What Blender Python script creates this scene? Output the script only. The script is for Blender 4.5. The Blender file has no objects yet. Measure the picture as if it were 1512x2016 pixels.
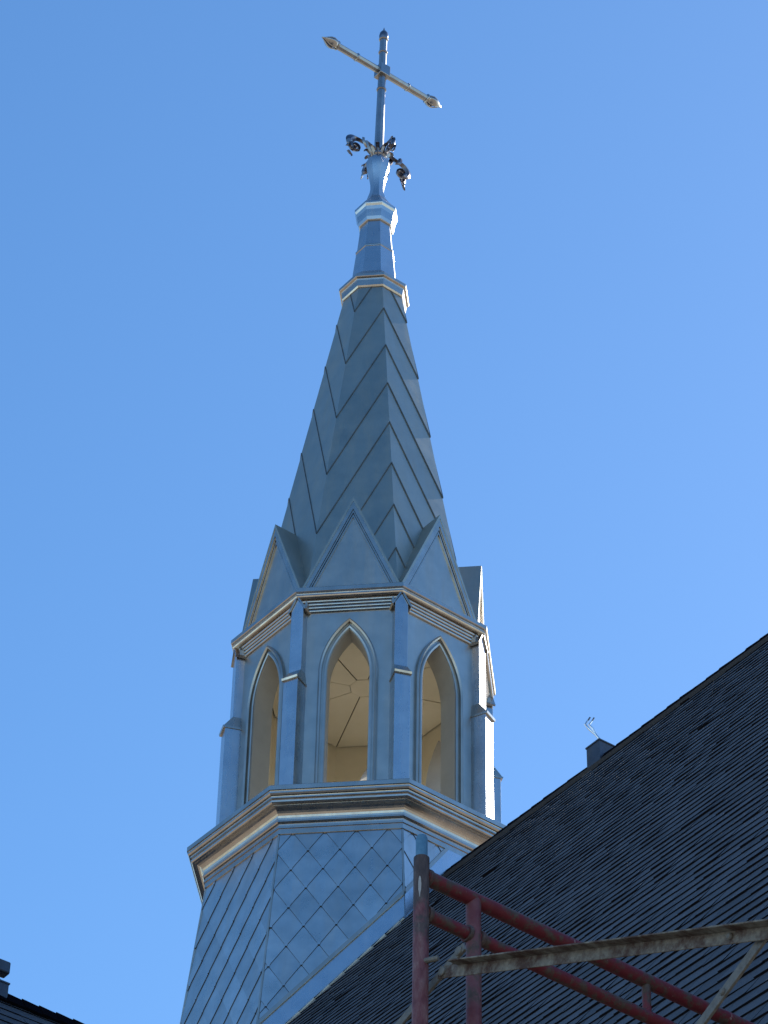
import bpy, math, random
from mathutils import Vector, Matrix

random.seed(7)
R = math.radians
scene = bpy.context.scene
ZC = 1.6                      # eye height; every "rel" height below is measured from the eye

# ------------------------------------------------------------------ camera
cam_d = bpy.data.cameras.new("camera")
cam = bpy.data.objects.new("camera", cam_d)
scene.collection.objects.link(cam)
PITCH, ROLL = R(41.1125), R(1.2271)
fw = Vector((0, math.cos(PITCH), math.sin(PITCH)))
up0 = Vector((0, -math.sin(PITCH), math.cos(PITCH)))
ri0 = Vector((1, 0, 0))
ri = ri0 * math.cos(ROLL) + up0 * math.sin(ROLL)
upv = -ri0 * math.sin(ROLL) + up0 * math.cos(ROLL)
m = Matrix((ri, upv, -fw)).transposed().to_4x4()
m.translation = Vector((0, 0, ZC))
cam.matrix_world = m
cam_d.sensor_fit = 'VERTICAL'
cam_d.sensor_height = 24.0
cam_d.lens = 6000.0 / 2016.0 * 24.0
cam_d.clip_end = 5000
scene.camera = cam

# ------------------------------------------------------------------ light
SUN_AZ, SUN_EL = R(47), R(36)          # azimuth clockwise from +Y
world = bpy.data.worlds.new("World")
scene.world = world
world.use_nodes = True
wn = world.node_tree.nodes
wl = world.node_tree.links
wn.clear()
sky = wn.new('ShaderNodeTexSky')
sky.sky_type = 'NISHITA'
sky.sun_disc = False
sky.sun_elevation = SUN_EL
sky.sun_rotation = SUN_AZ
sky.altitude = 0
sky.air_density = 1.0
sky.dust_density = 0.25
sky.ozone_density = 2.2
bg = wn.new('ShaderNodeBackground')
bg.inputs['Strength'].default_value = 0.15
wo = wn.new('ShaderNodeOutputWorld')
hs = wn.new('ShaderNodeHueSaturation')          # the phone's vivid colour rendering of a clear sky
hs.inputs['Saturation'].default_value = 1.23
wl.new(sky.outputs['Color'], hs.inputs['Color'])
wl.new(hs.outputs['Color'], bg.inputs['Color'])
wl.new(bg.outputs['Background'], wo.inputs['Surface'])

sun_d = bpy.data.lights.new("sun", 'SUN')
sun_d.energy = 5.0
sun_d.angle = R(0.5)
sun_d.color = (1.0, 0.94, 0.85)
sun = bpy.data.objects.new("sun", sun_d)
scene.collection.objects.link(sun)
sdir = Vector((math.sin(SUN_AZ) * math.cos(SUN_EL), math.cos(SUN_AZ) * math.cos(SUN_EL), math.sin(SUN_EL)))
sun.rotation_euler = sdir.to_track_quat('Z', 'Y').to_euler()
sun.location = (30, 30, 60)

vs = scene.view_settings
vs.view_transform = 'Standard'
vs.look = 'None'
vs.exposure = 0.54
vs.gamma = 1.0
vs.use_curve_mapping = False

# ------------------------------------------------------------------ helpers
COL = scene.collection


class MB:
    """collects polygons, then links them as one mesh object"""
    def __init__(self):
        self.v, self.f = [], []

    def poly(self, pts):
        n = len(self.v)
        self.v += [tuple(p) for p in pts]
        self.f.append(tuple(range(n, n + len(pts))))

    def prism(self, bottom, top):
        """two loops with the same count, closed solid"""
        n = len(bottom)
        b = len(self.v)
        self.v += [tuple(p) for p in bottom] + [tuple(p) for p in top]
        self.f.append(tuple(range(b + n - 1, b - 1, -1)))
        self.f.append(tuple(range(b + n, b + 2 * n)))
        for i in range(n):
            j = (i + 1) % n
            self.f.append((b + i, b + j, b + n + j, b + n + i))

    def box(self, c, ex, ey, ez):
        """centre and three half-axis vectors"""
        c = Vector(c); ex, ey, ez = Vector(ex), Vector(ey), Vector(ez)
        lo = [c - ex - ey - ez, c + ex - ey - ez, c + ex + ey - ez, c - ex + ey - ez]
        self.prism(lo, [p + 2 * ez for p in lo])

    def lathe(self, prof, n=8, a0=22.5, cap0=True, cap1=True, close=False):
        """prof: list of (R, z); polygonal rings about z"""
        b = len(self.v)
        for (r, z) in prof:
            for k in range(n):
                t = R(a0 + k * 360.0 / n)
                self.v.append((r * math.sin(t), -r * math.cos(t), z))
        m_ = len(prof)
        for i in range(m_ - (0 if close else 1)):
            i2 = (i + 1) % m_
            for k in range(n):
                k2 = (k + 1) % n
                self.f.append((b + i * n + k, b + i * n + k2, b + i2 * n + k2, b + i2 * n + k))
        if not close:
            if cap0:
                self.f.append(tuple(b + k for k in range(n - 1, -1, -1)))
            if cap1:
                self.f.append(tuple(b + (m_ - 1) * n + k for k in range(n)))

    def tube(self, pts, rad, n=12, caps=True):
        pts = [Vector(p) for p in pts]
        rads = rad if isinstance(rad, (list, tuple)) else [rad] * len(pts)
        b = len(self.v)
        prev = None
        for i, p in enumerate(pts):
            if i == 0: d = pts[1] - pts[0]
            elif i == len(pts) - 1: d = pts[-1] - pts[-2]
            else: d = (pts[i + 1] - pts[i - 1])
            d.normalize()
            if prev is None:
                a = Vector((0, 0, 1)) if abs(d.z) < .9 else Vector((1, 0, 0))
                x = d.cross(a).normalized()
            else:
                x = (prev - d * prev.dot(d)).normalized()
            prev = x
            y = d.cross(x)
            for k in range(n):
                t = 2 * math.pi * k / n
                self.v.append(tuple(p + (x * math.cos(t) + y * math.sin(t)) * rads[i]))
        for i in range(len(pts) - 1):
            for k in range(n):
                k2 = (k + 1) % n
                self.f.append((b + i * n + k, b + i * n + k2, b + (i + 1) * n + k2, b + (i + 1) * n + k))
        if caps:
            self.f.append(tuple(b + k for k in range(n - 1, -1, -1)))
            self.f.append(tuple(b + (len(pts) - 1) * n + k for k in range(n)))

    def revolve(self, origin, axis, prof, n=16):
        """prof: (distance along axis, radius)"""
        o = Vector(origin); d = Vector(axis).normalized()
        self.tube([o + d * s for s, r in prof], [max(r, .0005) for s, r in prof], n)

    def mesh(self, name, fix=True):
        me = bpy.data.meshes.new(name)
        me.from_pydata(self.v, [], self.f)
        if fix:
            import bmesh
            bm = bmesh.new(); bm.from_mesh(me)
            bmesh.ops.remove_doubles(bm, verts=bm.verts, dist=1e-5)
            bmesh.ops.recalc_face_normals(bm, faces=bm.faces)
            bm.to_mesh(me); bm.free()
        me.update()
        return me

    def build(self, name, mat, parent=None, smooth=False, bevel=0.0, fix=True):
        me = self.mesh(name, fix)
        o = bpy.data.objects.new(name, me)
        COL.objects.link(o)
        me.materials.append(mat)
        if parent: o.parent = parent
        if smooth:
            for p in me.polygons: p.use_smooth = True
            md = o.modifiers.new("es", 'EDGE_SPLIT'); md.split_angle = R(32)
        if bevel:
            md = o.modifiers.new("bv", 'BEVEL'); md.width = bevel; md.segments = 2
            md.limit_method = 'ANGLE'; md.angle_limit = R(30)
        return o


def empty(name, loc, rz=0.0):
    o = bpy.data.objects.new(name, None)
    COL.objects.link(o)
    o.location = loc
    o.rotation_euler = (0, 0, rz)
    o.empty_display_size = .2
    return o


def tag(o, label, cat, group=None):
    o["label"] = label
    o["category"] = cat
    if group: o["group"] = group
    return o


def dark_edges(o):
    """the cut edges of a lapped sheet are set darker than its face"""
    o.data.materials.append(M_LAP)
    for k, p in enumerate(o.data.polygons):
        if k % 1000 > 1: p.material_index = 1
    return o


def clip(poly, a, b, c):
    """keep the side a*x+b*y+c >= 0 of a 2-D polygon"""
    out = []
    for i in range(len(poly)):
        p, q = poly[i], poly[(i + 1) % len(poly)]
        dp, dq = a * p[0] + b * p[1] + c, a * q[0] + b * q[1] + c
        if dp >= 0: out.append(p)
        if (dp >= 0) != (dq >= 0):
            t = dp / (dp - dq)
            out.append((p[0] + t * (q[0] - p[0]), p[1] + t * (q[1] - p[1])))
    return out


def area(p):
    return abs(sum(p[i][0] * p[(i + 1) % len(p)][1] - p[(i + 1) % len(p)][0] * p[i][1] for i in range(len(p)))) / 2


# ------------------------------------------------------------------ materials
def nt(name):
    mt = bpy.data.materials.new(name)
    mt.use_nodes = True
    t = mt.node_tree
    t.nodes.clear()
    out = t.nodes.new('ShaderNodeOutputMaterial')
    p = t.nodes.new('ShaderNodeBsdfPrincipled')
    t.links.new(p.outputs[0], out.inputs[0])
    return mt, t, p


def coords(t, scale):
    g = t.nodes.new('ShaderNodeNewGeometry')
    mp = t.nodes.new('ShaderNodeMapping')
    mp.inputs['Scale'].default_value = scale
    t.links.new(g.outputs['Position'], mp.inputs['Vector'])
    return mp.outputs['Vector']


def noise(t, vec, scale, detail=5, rough=.55):
    n = t.nodes.new('ShaderNodeTexNoise')
    n.inputs['Scale'].default_value = scale
    n.inputs['Detail'].default_value = detail
    n.inputs['Roughness'].default_value = rough
    t.links.new(vec, n.inputs['Vector'])
    return n.outputs['Fac']


def ramp(t, fac, stops):
    r = t.nodes.new('ShaderNodeValToRGB')
    e = r.color_ramp.elements
    while len(e) < len(stops): e.new(.5)
    for i, (pos, c) in enumerate(stops):
        e[i].position = pos
        e[i].color = (c[0], c[1], c[2], 1) if isinstance(c, (tuple, list)) else (c, c, c, 1)
    t.links.new(fac, r.inputs['Fac'])
    return r.outputs['Color']


def mix(t, a, b, fac, mode='MIX'):
    n = t.nodes.new('ShaderNodeMix')
    n.data_type = 'RGBA'
    n.blend_type = mode
    if isinstance(fac, (int, float)): n.inputs[0].default_value = fac
    else: t.links.new(fac, n.inputs[0])
    for s, v in ((6, a), (7, b)):
        if isinstance(v, tuple): n.inputs[s].default_value = (*v, 1)
        else: t.links.new(v, n.inputs[s])
    return n.outputs[2]


def math_(t, op, a, b=None):
    n = t.nodes.new('ShaderNodeMath')
    n.operation = op
    for s, v in ((0, a), (1, b)):
        if v is None: continue
        if isinstance(v, (int, float)): n.inputs[s].default_value = v
        else: t.links.new(v, n.inputs[s])
    return n.outputs[0]


def bump(t, p, h, strength, dist):
    b = t.nodes.new('ShaderNodeBump')
    b.inputs['Strength'].default_value = strength
    b.inputs['Distance'].default_value = dist
    t.links.new(h, b.inputs['Height'])
    t.links.new(b.outputs[0], p.inputs['Normal'])


def zinc(name, lo, hi, r0, r1, streak=.5, metallic=1.0, rnd=.12, wave=.35):
    """weathered bare sheet metal: mottled tone, rain streaks, slight waviness, each sheet a little different"""
    mt, t, p = nt(name)
    v = coords(t, (1, 1, 1))
    vst = coords(t, (7, 7, .8))
    n1 = noise(t, v, 5.5, 6, .6)
    n2 = noise(t, vst, 1.6, 5, .6)
    n3 = noise(t, v, 60, 3, .6)
    base = ramp(t, n1, [(.3, lo), (.7, hi)])
    dark = tuple(c * .74 for c in lo)
    s = ramp(t, n2, [(.42, 0.0), (.72, 1.0)])
    base = mix(t, base, dark, math_(t, 'MULTIPLY', s, streak))
    base = mix(t, base, (.5, .5, .5), math_(t, 'MULTIPLY', n3, .08))
    oi = t.nodes.new('ShaderNodeObjectInfo')
    rv = math_(t, 'ADD', math_(t, 'MULTIPLY', oi.outputs['Random'], rnd), 1 - rnd * .5)
    hsv = t.nodes.new('ShaderNodeHueSaturation')
    t.links.new(base, hsv.inputs['Color'])
    t.links.new(rv, hsv.inputs['Value'])
    t.links.new(hsv.outputs[0], p.inputs['Base Color'])
    rr = math_(t, 'ADD', math_(t, 'MULTIPLY', n1, r1 - r0), r0)
    rr = math_(t, 'ADD', rr, math_(t, 'MULTIPLY', s, .10))
    t.links.new(rr, p.inputs['Roughness'])
    p.inputs['Metallic'].default_value = metallic
    nb = noise(t, v, 4.0, 2, .5)
    bump(t, p, nb, wave, .02)
    return mt


M_ZINC = zinc("weathered_zinc", (.44, .425, .38), (.52, .505, .46), .28, .42, .22, wave=.2)
M_SPIRE = zinc("dull_zinc_sheet", (.42, .415, .35), (.47, .465, .395), .34, .46, .16, wave=.15)
M_SEAMRIB = zinc("dark_folded_seam", (.13, .135, .13), (.19, .195, .185), .45, .6, .2)  # seam ribs, darker than the sheets beside them
M_TRIM = zinc("zinc_trim", (.47, .43, .38), (.58, .535, .48), .18, .30, .3, wave=.15)
M_BRIGHT = zinc("smooth_galvanised_sheet", (.53, .55, .57), (.62, .64, .65), .20, .30, .12, wave=.12)
M_FLASH = zinc("smooth_flashing_sheet", (.52, .57, .61), (.60, .65, .69), .22, .30, .1, wave=.08)
M_SHINGLE = zinc("zinc_diamond_shingle", (.58, .58, .55), (.72, .72, .69), .20, .36, .34, rnd=.18, wave=.12)
M_DARK = zinc("dark_oxidised_metal", (.13, .125, .15), (.22, .21, .24), .14, .28, .2)
M_SILVER = zinc("old_silver_metal", (.36, .355, .35), (.46, .45, .44), .20, .32, .3)


def paint(name, col, col2, scale=6, rough=.6, bmp=.1, spec=.5):
    mt, t, p = nt(name)
    v = coords(t, (1, 1, 1))
    n1 = noise(t, v, scale, 6, .6)
    t.links.new(ramp(t, n1, [(.3, col), (.72, col2)]), p.inputs['Base Color'])
    p.inputs['Roughness'].default_value = rough
    p.inputs['Specular IOR Level'].default_value = spec
    bump(t, p, noise(t, v, scale * 8, 4), bmp, .01)
    return mt


M_INNER = paint("tan_inner_lining", (.64, .57, .42), (.71, .64, .49), 4, .5, .05)
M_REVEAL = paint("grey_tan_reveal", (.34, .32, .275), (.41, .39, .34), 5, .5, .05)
M_FLOOR = paint("pale_bounce_floor", (.60, .55, .45), (.68, .62, .52), 8, .7, .1)  # unseen floor, made pale to bounce sunlight up into the lantern
M_LAP = paint("dark_lap_edge", (.055, .065, .075), (.085, .095, .105), 30, .8, .1, .2)  # darker tone for the edge faces of sheets and diamond shingles
M_SEAM = paint("dark_seam", (.05, .05, .045), (.07, .065, .06), 10, .8)
M_GROUND = paint("dry_pale_ground", (.23, .18, .125), (.32, .26, .19), .15, .95, .3)
M_WALL = paint("pale_brick_wall", (.36, .24, .17), (.42, .29, .2), 2, .9, .2)


def roofing():
    mt, t, p = nt("charcoal_asphalt_shingle")
    v = coords(t, (1, 1, 1))
    n1 = noise(t, v, 220, 3, .7)
    n2 = noise(t, v, 1.1, 4, .6)
    c = ramp(t, n1, [(.3, (.036, .043, .054)), (.72, (.090, .102, .122))])
    c = mix(t, c, (.040, .040, .054), math_(t, 'MULTIPLY', n2, .4))
    oi = t.nodes.new('ShaderNodeObjectInfo')
    at = t.nodes.new('ShaderNodeAttribute'); at.attribute_name = "tone"
    hsv = t.nodes.new('ShaderNodeHueSaturation')
    t.links.new(c, hsv.inputs['Color'])
    t.links.new(math_(t, 'ADD', math_(t, 'MULTIPLY', at.outputs['Fac'], .75), .66), hsv.inputs['Value'])
    t.links.new(hsv.outputs[0], p.inputs['Base Color'])
    p.inputs['Roughness'].default_value = .75
    bump(t, p, n1, .6, .004)
    return mt


M_ROOF = roofing()
M_CAP = paint("black_ridge_cap_asphalt", (.005, .005, .008), (.009, .009, .013), 120, 1.0, .3, .0)
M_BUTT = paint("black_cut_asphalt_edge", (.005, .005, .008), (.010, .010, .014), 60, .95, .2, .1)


def red_paint(name, ca, cb_, m0, m1):
    mt, t, p = nt(name)
    v = coords(t, (1, 1, 1))
    n1 = noise(t, v, 14, 8, .65)
    n2 = noise(t, v, 42, 6, .7)
    n3 = noise(t, coords(t, (1, 1, .25)), 55, 4, .7)
    c = ramp(t, n1, [(.36, ca), (.66, cb_)])
    rust = ramp(t, n2, [(.3, (.035, .022, .018)), (.7, (.10, .070, .055))])
    mk = ramp(t, math_(t, 'ADD', math_(t, 'MULTIPLY', n1, .6), math_(t, 'MULTIPLY', n2, .4)), [(m0, 0.0), (m1, 1.0)])
    c = mix(t, c, rust, mk)
    fl = ramp(t, n3, [(.67, 0.0), (.72, 1.0)])
    c = mix(t, c, (.38, .30, .28), math_(t, 'MULTIPLY', fl, .7))
    t.links.new(c, p.inputs['Base Color'])
    p.inputs['Roughness'].default_value = .6
    bump(t, p, n2, .4, .004)
    return mt


def rusty(name, a, b, r_, lo=.46, hi=.62):
    mt, t, p = nt(name)
    v = coords(t, (1, 1, 1))
    n1 = noise(t, v, 18, 8, .7)
    n2 = noise(t, v, 60, 5, .7)
    c = ramp(t, n2, [(.3, a), (.7, b)])
    c = mix(t, c, r_, ramp(t, n1, [(lo, 0.0), (hi, 1.0)]))
    t.links.new(c, p.inputs['Base Color'])
    p.inputs['Roughness'].default_value = .65
    p.inputs['Metallic'].default_value = .15
    bump(t, p, n2, .4, .003)
    return mt


M_RED = red_paint("dark_red_rusted_rail_paint", (.125, .008, .018), (.16, .016, .028), .48, .56)
M_MAUVE = red_paint("faded_dusty_red_paint", (.13, .030, .042), (.20, .090, .10), .48, .58)
M_GALV = rusty("rusty_galvanised_steel", (.17, .15, .12), (.30, .27, .22), (.075, .035, .02), .40, .58)
M_GREYBAR = rusty("grey_steel_bar", (.13, .13, .12), (.22, .21, .19), (.08, .06, .045), .52, .72)
M_BLUE = rusty("chipped_blue_paint", (.07, .20, .33), (.12, .28, .42), (.05, .05, .07), .56, .64)
M_RUSTPOST = rusty("brown_rusted_red_tube", (.055, .038, .036), (.13, .095, .088), (.13, .030, .035), .52, .68)


def post_paint():
    mt, t, p = nt("scaffold_post_rust_to_red")
    v = coords(t, (1, 1, 1))
    n1 = noise(t, v, 11, 8, .68)
    n2 = noise(t, coords(t, (1, 1, .35)), 48, 6, .7)
    red = ramp(t, n2, [(.30, (.085, .020, .028)), (.48, (.16, .055, .066)), (.62, (.20, .105, .11)), (.75, (.30, .22, .22))])
    rust = ramp(t, n2, [(.3, (.030, .022, .024)), (.55, (.085, .062, .060)), (.75, (.17, .14, .13))])
    g_ = t.nodes.new('ShaderNodeNewGeometry')
    sp = t.nodes.new('ShaderNodeSeparateXYZ')
    t.links.new(g_.outputs['Position'], sp.inputs[0])
    h = math_(t, 'MULTIPLY', math_(t, 'SUBTRACT', sp.outputs['Z'], 4.604 + ZC - .24), 3.2)
    k = math_(t, 'ADD', math_(t, 'ADD', h, .30), math_(t, 'MULTIPLY', math_(t, 'SUBTRACT', n1, .5), 2.6))
    c = mix(t, red, rust, ramp(t, k, [(.38, 0.0), (.62, 1.0)]))
    t.links.new(c, p.inputs['Base Color'])
    p.inputs['Roughness'].default_value = .62
    bump(t, p, n2, .5, .004)
    return mt


M_POSTPAINT = post_paint()
M_SPLASH = paint("dried_white_splash", (.34, .34, .34), (.48, .48, .47), 60, .8)
M_POSTBOX = zinc("dark_sheet_box", (.055, .065, .085), (.08, .09, .11), .35, .5, .3, .8)
M_WIRE = zinc("bright_wire", (.75, .76, .78), (.85, .85, .85), .15, .25, .1)

# ------------------------------------------------------------------ ground
g = MB()
g.poly([(-900, -900, 0), (900, -900, 0), (900, 900, 0), (-900, 900, 0)])
ground = g.build("ground", M_GROUND)
ground["kind"] = "structure"

# ------------------------------------------------------------------ church roof
AX = Vector((-0.1417, 20.9995, 0))                 # plan position of the steeple
E1 = Vector((.58538666, -.81075425, 0)).normalized()   # along the ridge, towards the viewer
NV = Vector((E1.y, -E1.x, 0))                      # across the ridge, towards the viewer's side
RP = R(54)
DN = NV * math.cos(RP) + Vector((0, 0, -math.sin(RP)))
NN = NV * math.sin(RP) + Vector((0, 0, math.cos(RP)))
R0 = AX + Vector((0, 0, 13.680 + ZC))
DN2 = -NV * math.cos(RP) + Vector((0, 0, -math.sin(RP)))
NN2 = -NV * math.sin(RP) + Vector((0, 0, math.cos(RP)))
SLOPE = 11.7
E0, EL = -4.0, 15.0

church = empty("church", AX + E1 * 5 + NV * 0)
tag(church, "church with steep charcoal shingled roof rising to the ridge beside the steeple", "church")
CI = Matrix.Translation(-church.location)


def cl(p): return Vector(p) - Vector(church.location)


def rp(e, s, h): return cl(R0 + E1 * e + DN * s + NN * h)


roof = None
rb = MB()
th = .12
rb.prism([rp(E0, 0, -th), rp(EL, 0, -th), rp(EL, SLOPE, -th), rp(E0, SLOPE, -th)],
         [rp(E0, 0, 0), rp(EL, 0, 0), rp(EL, SLOPE, 0), rp(E0, SLOPE, 0)])
roof = rb.build("roof", M_ROOF, church)


def rp2(e, s, h): return cl(R0 + E1 * e + DN2 * s + NN2 * h)


fb = MB()
fb.prism([rp2(E0, 0.0, -th), rp2(EL, 0.0, -th), rp2(EL, SLOPE, -th), rp2(E0, SLOPE, -th)],
         [rp2(E0, 0.0, 0), rp2(EL, 0.0, 0), rp2(EL, SLOPE, 0), rp2(E0, SLOPE, 0)])
far_roof = fb.build("roof", M_ROOF, church)

# walls under the roof
half = 6.3
wz = R0.z - half * math.tan(RP) - .15
wb = MB()
for sgn in (1, -1):
    c = R0 + E1 * ((E0 + EL) / 2) + NV * (half * sgn)
    wb.box(cl((c.x, c.y, wz / 2)), E1 * ((EL - E0) / 2 - .2), NV * .15, Vector((0, 0, wz / 2)))
for e in (E0 + .3, EL - .3):
    c = R0 + E1 * e
    pts = []
    for sgn in (-1, 1):
        q = c + NV * (half - .16) * sgn
        pts.append((q.x, q.y))
    a_ = [Vector((pts[0][0], pts[0][1], 0)), Vector((pts[1][0], pts[1][1], 0)), Vector((pts[1][0], pts[1][1], wz)),
          Vector((c.x, c.y, R0.z - .4)), Vector((pts[0][0], pts[0][1], wz))]
    wb.prism([cl(p - E1 * .12) for p in a_], [cl(p + E1 * .12) for p in a_])
wb.build("wall", M_WALL, church)

# laminated shingles, laid course by course; the ones that show largest are objects of their own
EXPO = .143
tabs = []
ncourse = int(SLOPE / EXPO)
for j in range(ncourse):
    e = E0 + random.uniform(0, .2)
    thick = random.random() < .5
    sag0 = random.uniform(0, 6.28)
    while e < EL:
        w = random.uniform(.09, .17) if thick else random.uniform(.10, .26)
        t = (random.uniform(.0105, .0135) if thick else random.uniform(.0082, .0105))
        dr_ = random.uniform(-.006, .006) + (.002 if thick else 0) + .004 * math.sin(e * 1.7 + sag0)
        if random.random() < .004: t += .006
        tabs.append((e, min(e + w, EL), j * EXPO - .012, (j + 1) * EXPO + dr_, t))
        e += w
        thick = not thick if random.random() < .82 else thick
camP = Vector((0, 0, ZC))


def px(P):
    v = P - camP
    d = v.dot(fw)
    return 756 + 6000 * v.dot(ri) / d, 1008 - 6000 * v.dot(upv) / d, d


ranked = []
for i, (a_, b_, s0, s1, t) in enumerate(tabs):
    P = R0 + E1 * ((a_ + b_) / 2) + DN * s1
    u, v_, d = px(P)
    if 600 < u < 1505 and 1260 < v_ < 2010 and d > 0:
        hidden = (v_ > 1733 + .4715 * (u - 844) - 30) and u < 1330     # behind the scaffold frame
        if not hidden: ranked.append(((b_ - a_) / d / d, i))
ranked.sort(reverse=True)
solo = set(i for _, i in ranked[:296])


def tab_loops(tb):
    a_, b_, s0, s1, t = tb
    g_ = .0012
    lo = [rp(a_ + g_, s0, .0005), rp(b_ - g_, s0, .0005), rp(b_ - g_, s1, .0005), rp(a_ + g_, s1, .0005)]
    k = random.uniform(-.0012, .0012)
    hi = [rp(a_ + g_, s0, .0022), rp(b_ - g_, s0, .0022), rp(b_ - g_, s1, t + k), rp(a_ + g_, s1, t - k)]
    return lo, hi


mass = MB()
mass_tone = []
for i, tb in enumerate(tabs):
    lo, hi = tab_loops(tb)
    tone = random.betavariate(2.2, 2.6)
    if i in solo:
        sb = MB(); sb.prism(lo, hi)
        so = sb.build("shingle", M_ROOF, roof, fix=False)
        at = so.data.attributes.new("tone", 'FLOAT', 'FACE')
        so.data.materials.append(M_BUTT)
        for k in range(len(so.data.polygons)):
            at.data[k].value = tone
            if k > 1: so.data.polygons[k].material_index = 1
    else:
        n0 = len(mass.f)
        mass.prism(lo, hi)
        mass_tone += [tone] * (len(mass.f) - n0)
mo = mass.build("shingles", M_ROOF, roof, fix=False)
mo["kind"] = "stuff"
at = mo.data.attributes.new("tone", 'FLOAT', 'FACE')
at.data.foreach_set("value", mass_tone)
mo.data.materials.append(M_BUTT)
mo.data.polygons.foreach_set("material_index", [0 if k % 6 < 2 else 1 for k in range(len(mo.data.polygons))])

# ridge caps
e = 1.0
while e < 11.2:
    L = .30
    k = random.uniform(-.004, .006)
    half_w = .092 + random.uniform(-.010, .010)
    lift0, lift1 = .025 + k * .6, .017
    cb = MB()
    for (dn, nn_) in ((DN, NN), (DN2, NN2)):
        a0_, a1_ = R0 + E1 * (e - .15), R0 + E1 * (e + .16)
        ll = [a0_ + nn_ * lift0 + Vector((0, 0, .012)), a1_ + nn_ * lift1 + Vector((0, 0, .012)),
              a1_ + dn * half_w + nn_ * (lift1 - .004), a0_ + dn * (half_w + random.uniform(-.008, .008)) + nn_ * (lift0 - .004)]
        top = [cl(p + nn_ * .009) for p in ll]
        cb.prism([cl(p) for p in ll], top)
    if abs(e - 3.10) < .12:
        e += .145
        continue
    co = cb.build("ridge_cap", M_CAP, roof, fix=False)
    at = co.data.attributes.new("tone", 'FLOAT', 'FACE')
    tone = random.uniform(-.55, -.35)
    for q in range(len(co.data.polygons)): at.data[q].value = tone
    e += .145

# ------------------------------------------------------------------ steeple
SB = 11.0                                    # steeple base, rel height
ROTZ = R(-7.4812) - R(-.38663)
steeple = empty("church_steeple", (AX.x, AX.y, SB + ZC), ROTZ)
tag(steeple, "octagonal grey metal steeple with open pointed arches and a tall herringbone spire", "steeple")
SM = Matrix.Translation(Vector((AX.x, AX.y, SB + ZC))) @ Matrix.Rotation(ROTZ, 4, 'Z')
C22 = math.cos(R(22.5)); S22 = math.sin(R(22.5))


def fp(phi, x, ap, z):
    """point on the facet facing phi: x along it, ap out from the axis, z rel height"""
    t = R(phi)
    return Vector((math.cos(t) * x + math.sin(t) * ap, math.sin(t) * x - math.cos(t) * ap, z - SB))


def zl(prof): return [(r, z - SB) for r, z in prof]


FACETS = [k * 45 for k in range(8)]
CORNERS = [22.5 + k * 45 for k in range(8)]

# --- skirt clad in diamond shingles
def skR(z): return 1.277 + .10 * (13.94 - z)


sk = MB()
sk.lathe(zl([(skR(11.05), 11.05), (skR(13.95), 13.95)]))
sk.build("skirt_core", M_SEAM, steeple)
PX, PZ = .2535, .375
tilt = .10 * C22
VIS = (0, 45, 315)
rest = MB()
for phi in FACETS:
    x_off = .0 if phi in (0,) else (.012 if phi == 315 else random.uniform(-.05, .05))
    z_top = 13.76 if phi != 315 else 13.722
    z_low = 11.9 if phi in VIS else 11.2
    for row in range(-2, 11):
        zt = z_top - row * PZ / 2
        for col in range(-5, 6):
            xc = x_off + col * PX + (PX / 2 if row % 2 else 0)
            hw, hh = PX / 2 - .0018, PZ / 2 - .0026
            zc = zt + PZ / 2
            b_ = .014
            poly = [(xc + b_, zc - hh + .006), (xc + hw, zc), (xc, zc + hh), (xc - hw, zc), (xc - b_, zc - hh + .006)]
            # blunt tip: a small square nib that hangs over the course below
            poly = [(xc + .009, zt - .004), (xc + .013, zt + .015), (xc + hw, zc), (xc, zc + hh), (xc - hw, zc), (xc - .013, zt + .015), (xc - .009, zt - .004)]
            poly = clip(poly, 0, -1, 13.935)
            if len(poly) < 3: continue
            poly = clip(poly, 0, 1, -z_low)
            if len(poly) < 3: continue
            # facet edges: |x| <= skR(z)*S22
            A, B = .10 * S22, 1.277 * S22 + .10 * S22 * 13.94
            poly = clip(poly, -1, -A, B - .006)
            if len(poly) < 3: continue
            poly = clip(poly, 1, -A, B - .006)
            if len(poly) < 3 or area(poly) < .0006: continue
            lo, hi = [], []
            for (x, z) in poly:
                ap = skR(z) * C22
                f_ = max(0, min(1, (z - zt) / PZ))
                h = .0110 * (1 - f_) + .0025
                lo.append(fp(phi, x, ap + .0002, z))
                hi.append(fp(phi, x, ap + h, z + h * tilt))
            if phi in VIS:
                sb = MB(); sb.prism(lo, hi)
                dark_edges(sb.build("shingle", M_SHINGLE, steeple, fix=False))
            else:
                rest.prism(lo, hi)
ro = rest.build("shingles", M_SHINGLE, steeple)
ro["kind"] = "stuff"
for c_ in CORNERS:
    t = R(c_)
    d = Vector((math.sin(t), -math.cos(t), 0)); tx = Vector((math.cos(t), math.sin(t), 0))
    cb = MB()
    z0, z1 = 11.3, 13.93
    p0 = d * (skR(z0) + .006) + Vector((0, 0, z0 - SB)); p1 = d * (skR(z1) + .006) + Vector((0, 0, z1 - SB))
    w = .011
    cb.prism([p0 - tx * w - d * .02, p0 + tx * w - d * .02, p0 + tx * w * .7 + d * .007, p0 - tx * w * .7 + d * .007],
             [p1 - tx * w - d * .02, p1 + tx * w - d * .02, p1 + tx * w * .7 + d * .007, p1 - tx * w * .7 + d * .007])
    cb.build("corner_bead", M_ZINC, steeple)

# flashing where the roof meets the skirt
SMI = SM.inverted()


def roof_z(phi, x):
    """rel height at which the roof plane crosses the skirt facet at lateral x"""
    lo_, hi_ = 9.0, 15.0
    def f(z):
        P = SM @ fp(phi, x, skR(z) * C22, z)
        return (P - R0).dot(NN)
    a, b = f(lo_), f(hi_)
    return lo_ + (hi_ - lo_) * (-a) / (b - a)


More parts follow.
